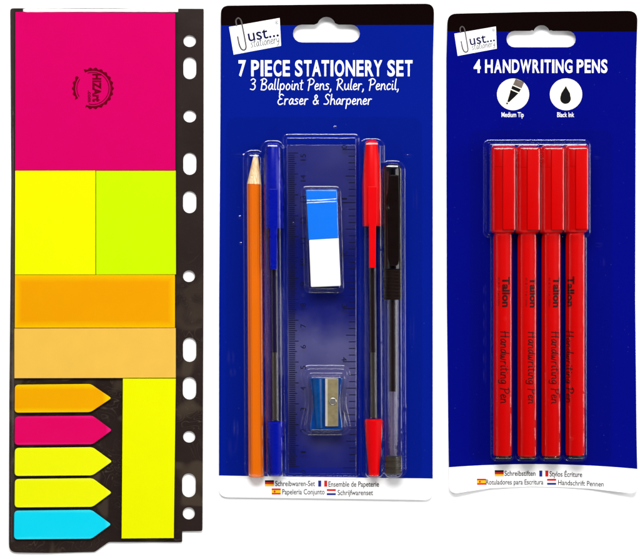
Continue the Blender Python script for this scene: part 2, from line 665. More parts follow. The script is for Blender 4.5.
def turn90(bm, xb, y0):
    """text built at origin (x along, y up is negative) -> reading downwards, letter tops to the right"""
    for v in bm.verts:
        tx, ty = v.co.x, -v.co.y
        v.co = Vector((xb + ty, y0 + tx, v.co.z))
    return bm


def on_surface(bm, fn, eps, step=10):
    cut_grid(bm, step)
    for v in bm.verts:
        v.co.z += fn(v.co.x, v.co.y) + eps
    return bm


# ================================================================ setting
bm = bmesh.new()
bmesh.ops.create_grid(bm, x_segments=1, y_segments=1, size=1250)
for v in bm.verts:
    v.co.x += CX; v.co.y += CY
o = mesh_obj('table_surface', bm, M['table'], up=True)
o['kind'] = 'structure'

# ================================================================ organiser folder
ORG = thing('sticky_note_organizer', 'black plastic binder sheet with punched holes and clear cover, holding bright sticky notes', 'organizer', 107, 279, 0)
out = rounded([(10.4, 8.6), (100, 8.4), (203.8, 9.2), (203.6, 280), (202.6, 530.6), (182.3, 531), (182.3, 541.8), (109, 541.6), (95, 551.6), (50, 552.6), (9.2, 552.0), (9.6, 400), (11.6, 180)],
              [3, 0, 1, 0, 2, .6, 1.6, 2, 2, 4, 8, 0, 0])
holes = [ellipse(189.8, 41.4, 6.3, 5.9), slot(189.9, 57.4, 79.4, 13), ellipse(189.9, 116.6, 6.4, 6), slot(189.9, 152.9, 175, 13.2),
         slot(189.8, 191.2, 213.3, 13.4), ellipse(189.1, 276.2, 6, 5.8), slot(189.7, 337.5, 361.8, 13.3), slot(189.6, 376.8, 399.4, 13.5),
         ellipse(189.3, 436.6, 6.1, 5.8), slot(189, 473, 497, 13.6), ellipse(188.9, 513, 6.1, 6.1)]


def film_z(x, y):
    # the punched strip lifts a little off the table, the sheet ripples
    return 1.1 + 1.0 * max(0, (x - 172) / 30) ** 2 + .9 * pnoise((x * .02, y * .011, 2.3)) + .35 * pnoise((x * .05, y * .05, 7.1))


bm = plate([out] + holes, 0, .8)
cut_grid(bm, 14)
for v in bm.verts:
    v.co.z += max(.15, film_z(v.co.x, v.co.y))
mesh_obj('backing_sheet', bm, M['film'], ORG)

PADG = 'sticky note pads under the clear cover'


def pad(name, pts, z0, z1, mat, label, cat='sticky notes', group=PADG, r=.3, bev=.22, rim=None):
    cx = sum(p[0] for p in pts) / len(pts); cy = sum(p[1] for p in pts) / len(pts)
    bm = plate([rounded(pts, r)], z0, z1, bev)
    o = mesh_obj(name, bm, mat, loc=W(cx, cy, z0))
    return tag(o, label, cat, group)


ZP = 3.1
PM = pad('sticky_note_pad', [(16.2, 12.8), (175.4, 13.8), (175.6, 170.8), (15.9, 170.9)], ZP, ZP + 3.4, M['magenta'], 'large magenta sticky note pad with a dark round stamp on it')
pad('sticky_note_pad', [(15.9, 171.0), (95.9, 170.9), (95.9, 274.6), (15.7, 274.6)], ZP, ZP + 3.2, M['yellow'], 'squarish yellow sticky note pad below the magenta one, left of the lime pad')
pad('sticky_note_pad', [(96.5, 170.9), (176, 170.9), (176.2, 274.4), (96.5, 274.6)], ZP, ZP + 2.8, M['lime'], 'lime green sticky note pad, the only one in that colour')
mo = rim_paper('orange_film', (.7, .27, .0), (.74, .42, .0), 15.5, 275.4, 175.2, 327.4, 7)
pad('sticky_note_pad', [(15.6, 274.9), (175.2, 274.8), (175.2, 327.5), (15.4, 327.8)], ZP, ZP + 2.6, mo, 'deep orange wide sticky note pad below the yellow and lime pads')
pad('sticky_note_pad', [(15.0, 328.4), (176, 327.9), (176, 377.6), (15.0, 378.0)], ZP, ZP + 2.2, M['pale_orange'], 'pale orange wide sticky note pad above the arrow flags')
pad('sticky_note_pad', [(123.3, 378.4), (176, 378.4), (174, 537.4), (122.0, 537.8)], ZP, ZP + 2.6, M['yellow'], 'tall narrow yellow sticky note pad right of the arrow flags')

FLG = 'arrow shaped sticky flags stacked in the organiser'


def arrow(yt, yb, sx, tip, mat, label, xl=15.4, dy=-.6):
    ym = (yt + yb) / 2
    pts = [(xl, yt + .6), (sx, yt + dy * .3), (tip, ym - .3), (sx, yb + dy), (xl - .3, yb)]
    cx, cy = (xl + sx) / 2, ym
    bm = plate([rounded(pts, [4, 3, 2.4, 3, 4])], ZP, ZP + 1.8, .5)
    return tag(mesh_obj('sticky_flag', bm, mat, loc=W(cx, cy, ZP)), label, 'sticky flags', FLG)


fo = rim_paper('orange_flag', (.72, .3, .0), (.76, .5, .0), 15.4, 384, 125, 412.5, 5.5)
fm = rim_paper('magenta_flag', (.62, .0, .09), (.66, .01, .16), 15.4, 415.5, 125, 444.5, 3)
fy = rim_paper('yellow_flag', (.72, .76, .0), (.76, .78, .02), 15.4, 447, 125, 475.5, 3)
fc = rim_paper('cyan_flag', (.0, .56, .74), (.03, .64, .76), 15.4, 509, 125, 538, 3)
arrow(383.9, 412.5, 91, 112, fo, 'orange arrow sticky flag, topmost in the column')
arrow(415.6, 444.6, 93, 112.4, fm, 'magenta arrow sticky flag below the orange one')
arrow(447.0, 475.6, 93, 112.6, fy, 'yellow arrow sticky flag directly below the magenta flag')
arrow(478.0, 507.0, 93, 112.2, fy, 'yellow arrow sticky flag directly above the cyan flag')
arrow(509.6, 538.8, 92, 111.6, fc, 'cyan arrow sticky flag at the bottom of the column', 14.8)

# stamp printed on the magenta pad
zs = ZP + 3.4 + .12
parts = []
c0 = (93.5, 89.0)
def arc(r, a0, a1, n=40):
    return [(c0[0] + r * math.cos(math.radians(a0 + (a1 - a0) * k / n)), c0[1] + r * math.sin(math.radians(a0 + (a1 - a0) * k / n))) for k in range(n + 1)]
def scallop(a0, a1):
    n = int(abs(a1 - a0) * .9)
    outr = []
    for k in range(n + 1):
        a = a0 + (a1 - a0) * k / n
        r = 20.2 + .75 * math.cos(math.radians(a) * 22)
        outr.append((c0[0] + r * math.cos(math.radians(a)), c0[1] + r * math.sin(math.radians(a))))
    return outr + arc(17.6, a1, a0)
parts += [sheet([scallop(-116, 112)]), sheet([scallop(147, 218)])]
parts += [ribbon([arc(16.0, -108, 104)], .8, .1), ribbon([arc(16.0, 150, 214)], .8, .1)]
t = text('HIZArt', 0, 28, -8.2, 0, .05, 0, 0, 1.06); parts.append(turn90(t, 93.6, 74.4))
t = text('.com', 0, 11.5, -3.8, 0, .035, 0, 0, 1.05); parts.append(turn90(t, 88.6, 91.2))
bm = join(parts)
for v in bm.verts:
    v.co.z += zs
mesh_obj('stamp_print', bm, M['stamp'], PM, up=True)

# clear cover film: lies on the pads, rolls down to the top edge
nx, ny = 90, 280
bm = bmesh.new()
x0, x1, y0, y1 = 11.6, 178.6, 9.2, 541
grid = []
for j in range(ny + 1):
    row = []
    v_ = j / ny
    y = y0 + (y1 - y0) * (v_ ** 1.35)
    for i in range(nx + 1):
        x = x0 + (x1 - x0) * i / nx
        z = ZP + 3.4 + 1.0 + .25 * pnoise((x * .03, y * .02, .4)) + .08 * pnoise((x * .1, y * .1, 3.4))
        lip = max(0, (13.0 + .35 * pnoise((x * .012, 1.7, .2)) - y))
        z -= .27 * lip * min(1, max(0, (x - 21) / 5))
        z -= 2.2 * max(0, (14.6 - x) / 3) ** 2
        ye = 1.2 * abs(x - 95) / 84
        row.append(bm.verts.new((x, y if j else y - .6 + ye * .4, z)))
    grid.append(row)
for a, b in zip(grid, grid[1:]):
    for i in range(nx):
        bm.faces.new((a[i], a[i + 1], b[i + 1], b[i]))
mesh_obj('clear_cover', bm, M['cover'], ORG, up=True, sharp=80)

# ================================================================ blister cards
def euro_hole(x0, x1, y0, y1, bx, btop, br):
    r = (y1 - y0) / 2
    p = []
    n = 8
    for k in range(n + 1):
        a = math.pi / 2 + math.pi * k / n
        p.append((x0 + r + r * math.cos(a), (y0 + y1) / 2 + r * math.sin(a) * -1 * -1))
    # top edge left to right with the bump
    p = [(x0 + r - r * math.sin(math.pi * k / n), (y0 + y1) / 2 + r * math.cos(math.pi * k / n)) for k in range(n + 1)]
    bump = [(bx - br - 3, y0), (bx - br - .8, y0 - .8)]
    for k in range(13):
        a = math.radians(200 + 140 * k / 12)
        bump.append((bx + br * math.cos(a), btop + br + br * math.sin(a)))
    bump += [(bx + br + .8, y0 - .8), (bx + br + 3, y0)]
    p += bump
    p += [(x1 - r + r * math.sin(math.pi * k / n), (y0 + y1) / 2 - r * math.cos(math.pi * k / n)) for k in range(n + 1)]
    return p


TH = .9


def c1z(x, y):
    z = .35
    z += 7.6 * (max(0, 140 - y) / 130) ** 2
    z += 1.6 * (max(0, y - 455) / 42) ** 2
    return z


def c3z(x, y):
    z = .35
    z += 7.5 * (max(0, 135 - y) / 120) ** 2
    z += 6.0 * (max(0, y - 425) / 66) ** 2 * min(1.3, (abs(x - 540) / 95) ** 2.2)
    return z


CARDG = 'carded blister packs lying side by side'


def card(root, outline, rs, hole, mat, zf):
    bm = plate([rounded(outline, rs, 7), hole], 0, TH)
    cut_grid(bm, 8)
    for v in bm.verts:
        v.co.z += zf(v.co.x, v.co.y)
    return mesh_obj('card', bm, mat, root)


def top(zf):
    return lambda x, y: zf(x, y) + TH


def printed(name, bm, mat, root, zf, eps=.14, step=10):
    on_surface(bm, top(zf), eps, step)
    return mesh_obj(name, bm, mat, root, up=True)


def flag_de(x, y, w=9, h=6):
    q = []
    for k, i in ((0, 0), (1, 1), (2, 2)):
        q.append(set_mat(sheet([[(x, y + h * k / 3), (x + w, y + h * k / 3), (x + w, y + h * (k + 1) / 3), (x, y + h * (k + 1) / 3)]]), i))
    return join(q), [M['flag_black'], M['flag_red'], M['flag_gold']]


def flag_fr(x, y, w=9, h=6):
    q = []
    for k in range(3):
        q.append(set_mat(sheet([[(x + w * k / 3, y), (x + w * (k + 1) / 3, y), (x + w * (k + 1) / 3, y + h), (x + w * k / 3, y + h)]]), k))
    return join(q), [M['flag_blue'], M['white_ink'], M['flag_red']]


def flag_es(x, y, w=9, h=6):
    q = []
    for a, b, i in ((0, .26, 0), (.26, .74, 1), (.74, 1, 0)):
        q.append(set_mat(sheet([[(x, y + h * a), (x + w, y + h * a), (x + w, y + h * b), (x, y + h * b)]]), i))
    q.append(set_mat(sheet([ellipse(x + w * .32, y + h * .5, .9, 1.1, 10)], .12), 0))
    return join(q), [M['flag_red'], M['flag_gold']]


def flag_nl(x, y, w=9, h=6):
    q = []
    for k in range(3):
        q.append(set_mat(sheet([[(x, y + h * k / 3), (x + w, y + h * k / 3), (x + w, y + h * (k + 1) / 3), (x, y + h * (k + 1) / 3)]]), k))
    return join(q), [M['flag_red'], M['white_ink'], M['flag_blue']]


def logo(root, zf, TL, TR, BR, BL):
    lab = printed('logo_label', sheet([[TL, TR, BR, BL]]), M['label_white'], root, zf, .12, 8)
    TL, TR, BL = Vector(TL), Vector(TR), Vector(BL)
    ex, ey = TR - TL, BL - TL
    ang = -math.atan2(ex.y, ex.x)
    k = ex.length / 51.0

    def at(u, v):
        q = TL + ex * u + ey * v
        return q.x, q.y
    # word with the clip standing for its first letter
    p = at(.335, .63); q = at(.93, .63)
    Lw = (Vector(q) - Vector(p)).length
    t = text('ust...', p[0], p[0] + Lw, p[1] - 11.6 * k, p[1], .008, 0, ang)
    printed('logo_word', t, M['navy_ink'], lab, zf, .3)
    p = at(.36, .86); q = at(.92, .86)
    Lw = (Vector(q) - Vector(p)).length
    t = hand('stationery', p[0], p[0] + Lw, p[1] - 8.2 * k, p[1], .62 * k, ang, .12, .1)
    printed('logo_script', t, M['grey_ink'], lab, zf, .26)
    # registered mark
    c = at(.93, .14)
    rr = [(c[0] + 1.5 * k * math.cos(a / 8 * math.pi), c[1] + 1.5 * k * math.sin(a / 8 * math.pi)) for a in range(17)]
    t = ribbon([rr, [(c[0] - .4, c[1] + .8), (c[0] - .4, c[1] - .7), (c[0] + .5, c[1] - .5), (c[0] - .3, c[1] + .1), (c[0] + .6, c[1] + .8)]], .35 * k, .08)
    printed('logo_mark', t, M['grey_ink'], lab, zf, .26)
    # paper clip
    path = [at(.135, .40), at(.14, .66), at(.165, .84), at(.215, .90), at(.262, .82), at(.265, .5), at(.258, .05), at(.245, -.17), at(.2, -.25), at(.15, -.17), at(.15, .0)]
    t = ribbon([[tuple(v)[:2] for v in smooth_line(path, 6)]], 1.35 * k, .4)
    printed('paper_clip', t, M['clip_print'], lab, zf, .34)


M['clip_print'] = plain('clip_print', (.07, .06, .06), .4, .3, .5, 500)

# ---- card with the seven piece set
C1 = thing('blister_card', 'blue hanging card headed 7 piece stationery set under a clear blister', 'blister pack', 326, 252, 0, CARDG)
m1 = card_mat('set_card', (.0006, .0075, .188), 26.0, -.002, 476.9, .014, 0, 326, 252)
card(C1, [(221.2, 6.8), (330, 5.6), (433.8, 4.8), (432.7, 60), (432.6, 499.8), (330, 498.2), (219, 496.8), (219.2, 300)], [8, 0, 9, 0, 9, 0, 9, 0],
     euro_hole(293, 359.8, 25.4, 43, 326.4, 17.8, 9.2), m1, c1z)
logo(C1, c1z, (229.3, 27.7), (279.8, 18.9), (281.2, 46.4), (233.8, 55.2))
printed('heading', text_cond('7 PIECE STATIONERY SET', 238.6, 412.4, 60.6, 76.0), M['white_ink'], C1, c1z)
printed('contents_line', join([hand('3 Ballpoint Pens, Ruler, Pencil,', 250.4, 398, 79.2, 90.2, 1.05), hand('Eraser & Sharpener', 278, 371.5, 94.5, 104.8, 1.05)]), M['white_ink'], C1, c1z)
for (f, fx, fy), s_ in zip(((flag_de, 265, 480), (flag_fr, 318.2, 480.4), (flag_es, 271.8, 488.2), (flag_nl, 326.8, 488.8)), range(4)):
    b, mm = f(fx, fy)
    on_surface(b, top(c1z), .14)
    mesh_obj('flag_print', b, mm, C1, up=True)
printed('translations', join([text('Schreibwaren-Set', 275.2, 315, 480.6, 485.8, .014), text('Ensemble de Papeterie', 328.4, 379, 481.2, 486.4, .014),
                              text('Papelería Conjunto', 282.2, 324.6, 488.8, 494, .014), text('Schrijfwarenset', 337.6, 373, 489.6, 494.8, .014)]), M['text_grey'], C1, c1z)

# ---- card with the four handwriting pens
C3 = thing('blister_card', 'blue hanging card headed 4 handwriting pens with two round cream icons', 'blister pack', 542, 252, 0, CARDG)
m3 = card_mat('pens_card', (.0004, .0016, .15), 32.4, .001, 464.0, .008, .00043, 542, 252)
card(C3, [(447.2, 14.8), (530, 13.0), (636.6, 11.8), (635.6, 60), (635, 300), (637.0, 493.2), (618, 491.4), (590, 488.4), (560, 486.9), (530, 486.4), (490, 488.0), (449.0, 493.6), (446.8, 300), (446.2, 60)],
     [9, 0, 10, 0, 0, 10, 0, 0, 0, 0, 0, 9, 0, 0], euro_hole(506, 575.3, 31.6, 47.8, 541, 26.0, 8.4), m3, c3z)
logo(C3, c3z, (454, 34.4), (495.4, 27.3), (496.4, 49.2), (457.4, 56.4))
printed('heading', text_cond('4 HANDWRITING PENS', 473.4, 607, 60, 72.8), M['white_ink'], C3, c3z)
def zi(x, y):
    return (490 + x / 6.4, 75 + y / 6.4)
ic = printed('tip_icon', sheet([ellipse(512.9, 94.6, 16.1, 15.8, 48)]), M['cream'], C3, c3z, .14)
b = sheet([[zi(163, 26), zi(217, 48), zi(201, 87), zi(146, 64)]])
printed('tip_collar', b, M['grey_collar'] if 'grey_collar' in M else plain('collar_grey', (.13, .1, .09), .5, .1, .4, 900), ic, c3z, .3)
b = join([sheet([[zi(142, 70), zi(197, 93), zi(185, 112), zi(135, 90)]]), sheet([[zi(131, 97), zi(181, 119), zi(170, 129), zi(120, 176), zi(110, 172), zi(126, 118)]]),
          sheet([ellipse(507, 103.6, .9, .9, 10)]), sheet([[zi(167, 20), zi(219, 41), zi(217, 46), zi(164, 24)]])])
printed('tip_print', b, M['dark_ink'], ic, c3z, .3)
ic2 = printed('ink_icon', sheet([ellipse(565.8, 94.6, 16.2, 15.9, 48)]), M['cream'], C3, c3z, .14)
dp = []
for k in range(29):
    a = math.radians(-205 + 0) + 0
R = 5.3
cxd, cyd = zi(482, 152)
dp = [(cxd + R * math.cos(math.radians(a)), cyd + R * math.sin(math.radians(a))) for a in range(-25, 206, 11)]
dp += [zi(455, 118), zi(472, 92), zi(484, 72), zi(494, 92), zi(510, 118)]
printed('drop_print', sheet([dp]), M['dark_ink'], ic2, c3z, .3)
printed('icon_captions', join([text('Medium Tip', 501.4, 523.6, 112.4, 117.2, .012), text('Black Ink', 557, 574, 112.4, 117.2, .012)]), M['white_ink'], C3, c3z)
for f, fx, fy in ((flag_de, 494.6, 470.0), (flag_fr, 539.2, 470.4), (flag_es, 476.8, 478.4), (flag_nl, 547, 478.6)):
    b, mm = f(fx, fy)
    on_surface(b, top(c3z), .14)
    mesh_obj('flag_print', b, mm, C3, up=True)
printed('translations', join([text('Schreibstiften', 504.4, 535.4, 470.6, 475.6, .014), text('Stylos Écriture', 549.4, 582, 471, 476.2, .014, 0, -.02),
                              text('Rotuladores para Escritura', 485.8, 543.2, 479.2, 484.2, .014), text('Handschrift Pennen', 557.8, 603.2, 479.6, 484.6, .014, 0, -.035)]), M['text_grey'], C3, c3z)

# ================================================================ things in the seven piece set
ZC = .35 + TH + .15      # top of the card where things lie

# pencil
sh = par(255, 316, 14)
PEN = thing('pencil', 'orange hexagonal pencil with sharpened tip', 'pencil', 255 + sh[0], 316 + sh[1], ZC)
zc = ZC + 7.0
A = (253.9 + sh[0], 155 + sh[1], zc); B = (256.2 + sh[0], 476.2 + sh[1], zc)
L = 321.2
bm = lathe(A, B, [(29.5 / L, 7.7), (.993, 8.1), (1, 7.2)], 6, rot=0)
bmesh.ops.bevel(bm, geom=[e for e in bm.edges if abs((e.verts[0].co - e.verts[1].co).y) > 50], offset=.8, segments=2, affect='EDGES')
mesh_obj('painted_body', bm, M['orange_paint'], PEN, sharp=50)
tipA = (255.6 + sh[0], 155 + sh[1], zc - .5); tipB = (254.1 + sh[0], 184.9 + sh[1], zc)
mesh_obj('wood_cone', lathe(tipA, tipB, [(.1, 2.6), (.3, 3.7), (1, 7.25)], 24), M['wood'], PEN)
mesh_obj('lead', lathe(tipA, tipB, [(0, 1.2), (.03, 2.0), (.11, 2.5)], 20), M['lead'], PEN)


def cap_clip(ax, y0, y1, zc, r, w0, w1, wide_to):
    """pen clip lying along the top of the cap; wide over the cap, narrow below it"""
    pts = [(ax - w0, y0), (ax + w0, y0), (ax + w0, wide_to), (ax + w1, wide_to + 3), (ax + w1 * .9, y1), (ax - w1 * .9, y1), (ax - w1, wide_to + 3), (ax - w0, wide_to)]
    bm = plate([rounded(pts, 1.2, 3)], zc + r - 1.5, zc + r + 2.6, .7)
    return bm


def stick_pen(name, label, axT, axB, ytop, ycap, yclip, ybar, yend, capmat, inkmat, r=9.6, cat='pen', yink=352):
    zc = ZC + r + .2
    sh = par((axT + axB) / 2, 310, zc)
    f = lambda y: axT + (axB - axT) * (y - ytop) / (yend - ytop)
    P = lambda y, dz=0: (f(y) + sh[0], y + sh[1], zc + dz)
    root = thing(name, label, cat, f(310) + sh[0], 310 + sh[1], ZC)
    n = 28
    h = ycap - ytop
    c = mesh_obj('cap', lathe(P(ytop), P(ycap), [(0, 4.4), (.012, 5.4), (.04, 6.1), (.3, 8.4), (.52, r + .2), (.97, r + .2), (1, r - .2), (1, r - 1.4), (.9, r - 1.5)], n), capmat, root)
    bm = cap_clip(f(ycap), ytop + h * .54, yclip, zc, r, 4.6, 3.6, ycap - 3)
    mesh_obj('clip', bm, capmat, c, shift=sh)
    mesh_obj('barrel', join([lathe(P(ycap - 8), P(ybar), [(0, r - .6), (.96, r - .5), (.985, r), (1, r - .4)], 6, caps=False, rot=0), lathe(P(ycap - 8), P(ybar), [(0, 5.4), (1, 5.4)], 20, caps=False)]), M['clear_barrel'], root, sharp=50)
    mesh_obj('ink_tube', lathe(P(ycap - 8), P(yink), [(0, 3.5), (1, 3.5)], 16), inkmat, root)
    mesh_obj('empty_tube', lathe(P(yink), P(ybar - 1), [(0, 3.4), (1, 3.4)], 16), M['tube_empty'], root)
    mesh_obj('end_plug', lathe(P(ybar + .5), P(yend), [(0, r - 1.6), (.03, r - .4), (.1, r - .5), (.9, r - 4.0), (.985, r - 4.5), (1, r - 5.6)], n), capmat, root)
    return root


PG = 'ballpoint pens in the seven piece set'
stick_pen('ballpoint_pen', 'blue capped clear ballpoint pen right beside the orange pencil', 273.0, 276.0, 143.6, 229, 269.6, 420.5, 475.4, M['pen_blue'], M['ink_blue'], 9.6)['group'] = PG
stick_pen('ballpoint_pen', 'red capped clear ballpoint pen between the ruler and the black pen', 371.6, 374.0, 141.2, 226.6, 268.2, 418, 475.4, M['pen_red'], M['ink_black'], 9.6)['group'] = PG

# black gel pen
r = 9.8
zc = ZC + r + .3
sh = par(393, 320, zc)
GP = thing('ballpoint_pen', 'black pen with clear cap, ribbed dark grip and black clip', 'pen', 393 + sh[0], 320 + sh[1], ZC, PG)
P = lambda y, dx=0, dz=0: (392.4 + .9 * (y - 163) / 310 + dx + sh[0], y + sh[1], zc + dz)
cp = mesh_obj('clear_cap', lathe(P(164), P(269), [(0, 3), (.008, 5.8), (.03, 8.6), (.07, 9.6), (1, 9.9)], 28), M['clear_cap'], GP)
bm = plate([rounded([(388.6, 176), (398.6, 176), (399.8, 215), (399.6, 258), (397.6, 266), (389.4, 266), (387.4, 258), (387.2, 215)], 2.5, 4)], zc + 7.4, zc + 11.2, .9)
mesh_obj('clip', bm, M['black_plastic'], cp, shift=sh)
mesh_obj('tip_cone', lathe(P(178), P(269), [(0, 1.2), (.06, 2.6), (.2, 5.6), (.36, 7.4), (1, 8.2)], 24), M['black_plastic'], GP)
prof = []
for k in range(9):
    prof += [((k) / 9, 8.6), ((k + .25) / 9, 9.3), ((k + .7) / 9, 9.3)]
prof.append((1, 8.6))
mesh_obj('grip', lathe(P(269.2), P(300), prof, 28), M['rubber_black'], GP)
mesh_obj('barrel', join([lathe(P(299), P(457), [(0, 8.7), (1, 8.6)], 28, caps=False), lathe(P(299), P(457), [(0, 6), (1, 6)], 24, caps=False)]), M['clear_barrel'], GP)
mesh_obj('refill', lathe(P(300.2), P(391), [(0, 3.9), (1, 3.9)], 18), M['ink_black'], GP)
mesh_obj('empty_refill', lathe(P(391.2), P(455), [(0, 3.6), (1, 3.6)], 18), M['refill_empty'], GP)
mesh_obj('end_plug', lathe(P(455.4), P(473.4), [(0, 7.2), (.02, 8.4), (.24, 8.4), (.26, 7.9), (.34, 7.9), (.36, 8.6), (.6, 8.6), (.62, 8), (.7, 8), (.72, 8.6), (.96, 8.4), (1, 7.4)], 28), M['brown_plug'], GP)

# ruler
RZ0, RZ1 = ZC, ZC + 5.0
sh = par(321, 310, 6)
RU = thing('ruler', 'clear blue tinted ruler with dark tick marks and numbers', 'ruler', 321 + sh[0], 310 + sh[1], ZC)
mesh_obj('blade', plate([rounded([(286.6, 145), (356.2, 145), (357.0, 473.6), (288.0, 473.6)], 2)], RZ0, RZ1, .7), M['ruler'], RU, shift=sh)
q = []
def quad(x0, y0, x1, y1):
    return sheet([[(x0, y0), (x1, y0), (x1, y1), (x0, y1)]])
k = 0
bmt = bmesh.new()
def tick(x0, y0, x1, y1):
    vs = [bmt.verts.new((a, b, 0)) for a, b in ((x0, y0), (x1, y0), (x1, y1), (x0, y1))]
    bmt.faces.new(vs)
for k in range(0, 151):
    y = 466.0 - k * 2.083
    xl = 288.4 - 1.2 * (y - 146) / 327 * -1 * .9
    ln = 9.6 if k % 10 == 0 else (8.0 if k % 5 == 0 else 6.2)
    tick(xl, y - .42, xl + ln, y + .42)
for k in range(0, 49):
    y = 150.0 + k * 6.61
    if y > 470:
        break
    ln = 13 if k % 8 == 0 else (10 if k % 4 == 0 else 7)
    xr = 355.4 + .8 * (y - 146) / 327
    tick(xr - ln, y - .42, xr, y + .42)
q = [bmt]
for k in range(0, 16):
    y = 466.0 - k * 20.83
    t = text(str(k), 0, 1.7 if k == 1 else (3.6 if k < 10 else 6.4), -5.2, 0, .0)
    for v in t.verts:       # read from the foot upwards, tops to the left
        tx, ty = v.co.x, -v.co.y
        v.co = Vector((305.8 - ty, y + 7.4 - tx, 0))
    q.append(t)
for k in range(0, 7):
    y = 150 + k * 52.9
    t = text(str(k), 0, 1.7 if k == 1 else 3.8, -5.2, 0)
    for v in t.verts:
        tx, ty = v.co.x, -v.co.y
        v.co = Vector((341.6 + ty, y - 4.6 + tx, 0))
    if y + 4 < 470:
        q.append(t)
bm = join(q)
for v in bm.verts:
    v.co.z = RZ1 + .12
mesh_obj('markings', bm, plain('ruler_print', (.006, .006, .02), .5, .02, .5, 900), RU, up=True, shift=sh)

# eraser
EZ = RZ1 + .4
sh = par(324, 238, EZ + 14)
ER = thing('eraser', 'white block eraser in a blue paper sleeve', 'eraser', 324 + sh[0], 238 + sh[1], EZ)
bm = plate([rounded([(307.2, 191), (336.4, 190.4), (340.6, 285.6), (310.9, 286.8)], 1.6, 4)], EZ, EZ + 15.4, 1.1)
mesh_obj('rubber', bm, M['eraser_rubber'], ER, shift=sh)
bm = plate([rounded([(306.2, 190.4), (336.9, 189.8), (338.6, 238.2), (308.6, 240.0)], .8, 3)], EZ - .3, EZ + 15.9, .5)
mesh_obj('sleeve', bm, M['eraser_sleeve'], ER, shift=sh)

# sharpener
sh = par(326, 403, EZ + 14)
SHP = thing('pencil_sharpener', 'small translucent blue pencil sharpener with a metal blade', 'sharpener', 326 + sh[0], 403 + sh[1], EZ)
pts = []
for k in range(13):
    u = k / 12
    pts.append((343.0 - 3.2 * math.sin(math.pi * u) ** 2, 377.5 + 52.5 * u))
for k in range(13):
    u = k / 12
    pts.append((309.8 + 3.2 * math.sin(math.pi * u) ** 2, 430 - 52.5 * u))
bm = plate([pts], EZ, EZ + 14, 1.2)
body = mesh_obj('body', bm, M['sharp_blue'], SHP, shift=sh)
# the hollow cone shows as a channel on the left half
bm = lathe((317.5, 379, EZ + 12.2), (319.5, 428, EZ + 12.2), [(0, 6.2), (1, 4.0)], 24)
mesh_obj('cone_channel', bm, plain('channel_blue', (.0, .045, .19), .2, .4, .6, 300), body, shift=sh)
bm = box(325.0, 378.6, EZ + 14.3, 338.2, 426, EZ + 15.6, .3)
bl = mesh_obj('metal_blade', bm, M['steel'], SHP, shift=sh)
mesh_obj('cutting_edge', plate([[(325.4, 379), (327.6, 379), (327.6, 425.6), (325.4, 425.6)]], EZ + 15.7, EZ + 15.9, 0), M['steel_edge'], bl, shift=sh)
sb = join([lathe((332.8, 401, EZ + 15.5), (332.8, 401.001, EZ + 15.5), [(0, .01), (1, .01)], 6)])
sb.free()
bm = plate([ellipse(332.9, 401.2, 3.6, 3.6, 20)], EZ + 15.75, EZ + 16.9, .5)
scw = mesh_obj('screw', bm, M['screw'], bl, shift=sh)

# ================================================================ handwriting pens
HG = 'red handwriting pens in the blister'
rb, rc = 9.5, 11.6
xs = [503.0, 527.4, 551.5, 575.6]
rolls = [17, 36, 30, -36]
ZHP = ZC + rc + .2
labels = ['red handwriting pen, leftmost in its blister', 'red handwriting pen second from left in its blister',
          'red handwriting pen third from left in its blister', 'red handwriting pen, rightmost, print turned towards its left side']


def small_print(length):
    """a line of print too fine to read: short upright marks"""
    rr = random.Random(3)
    L, x = [], 0.0
    while x < length:
        h = rr.choice((1.5, 1.5, 2.1))
        L.append([(x, 0), (x + rr.uniform(-.3, .3), -h)])
        if rr.random() < .5:
            L.append([(x, -rr.choice((.1, .8, 1.4))), (x + .8, -rr.choice((.1, .8, 1.4)))])
        x += rr.choice((1.1, 1.3, 1.3, 2.3))
    return ribbon(L, .32, .05)


def make_hpen():
    x = xs[0]
    root = thing('handwriting_pen', labels[0], 'pen', x, 300, ZHP, HG)
    P = lambda y: (x, y, ZHP)
    mesh_obj('barrel', lathe(P(228), P(454.6), [(0, 8.6), (.03, 8.8), (.048, 9.4), (.055, rb), (.985, rb), (1, rb - .8)], 40), M['red_barrel'], root)
    mesh_obj('end_plug', lathe(P(454.3), P(457.6), [(0, 7.8), (.6, 8.2), (1, 7.4)], 32), M['black_plastic'], root)
    c = mesh_obj('cap', lathe(P(147.2), P(233.2), [(0, 9.8), (.008, 11), (.02, rc - .1), (.24, rc - .1), (.243, rc - .4), (.25, rc - .4), (.253, rc), (.97, rc), (.99, rc - .3), (1, rc - 1.0), (1, 9.2)], 40), M['red_plastic'], root)
    bm = box(-6.4, 148.2, rc - 4.2, 6.4, 230.4, rc + 4.2, .9, 3)
    a = math.radians(24)
    for v in bm.verts:
        # the clip's free end thickens and curls in
        if v.co.y > 229 and v.co.z > rc:
            v.co.z -= 1.2
        X, Z = v.co.x, v.co.z
        v.co = Vector((x + X * math.cos(.12) + 5.3, v.co.y, ZHP + Z - X * math.sin(.12) - .6))
    mesh_obj('clip', bm, M['red_plastic'], c)
    t = join([turn90(text('Tallon', 0, 30, -7.8, 0, .04), -3.6, 277), turn90(small_print(28), -8.4, 278),
              turn90(hand('Handwriting Pen', 0, 71, -9.0, 0, 1.0, 0, .05, .05), -5.6, 331)])
    for c_ in [-8 + .8 * k for k in range(21)]:
        bmesh.ops.bisect_plane(t, geom=t.verts[:] + t.edges[:] + t.faces[:], plane_co=(c_, 0, 0), plane_no=(1, 0, 0), dist=1e-5)
    for v in t.verts:
        a = v.co.x / rb
        rr = rb + .1 + v.co.z * .6
        v.co = Vector((x + rr * math.sin(a), v.co.y, ZHP + rr * math.cos(a)))
    mesh_obj('lettering', t, plain('pen_print', (.035, .0, .0), .5, .1, .3, 500), root, up=True)
    return root


h0 = make_hpen()


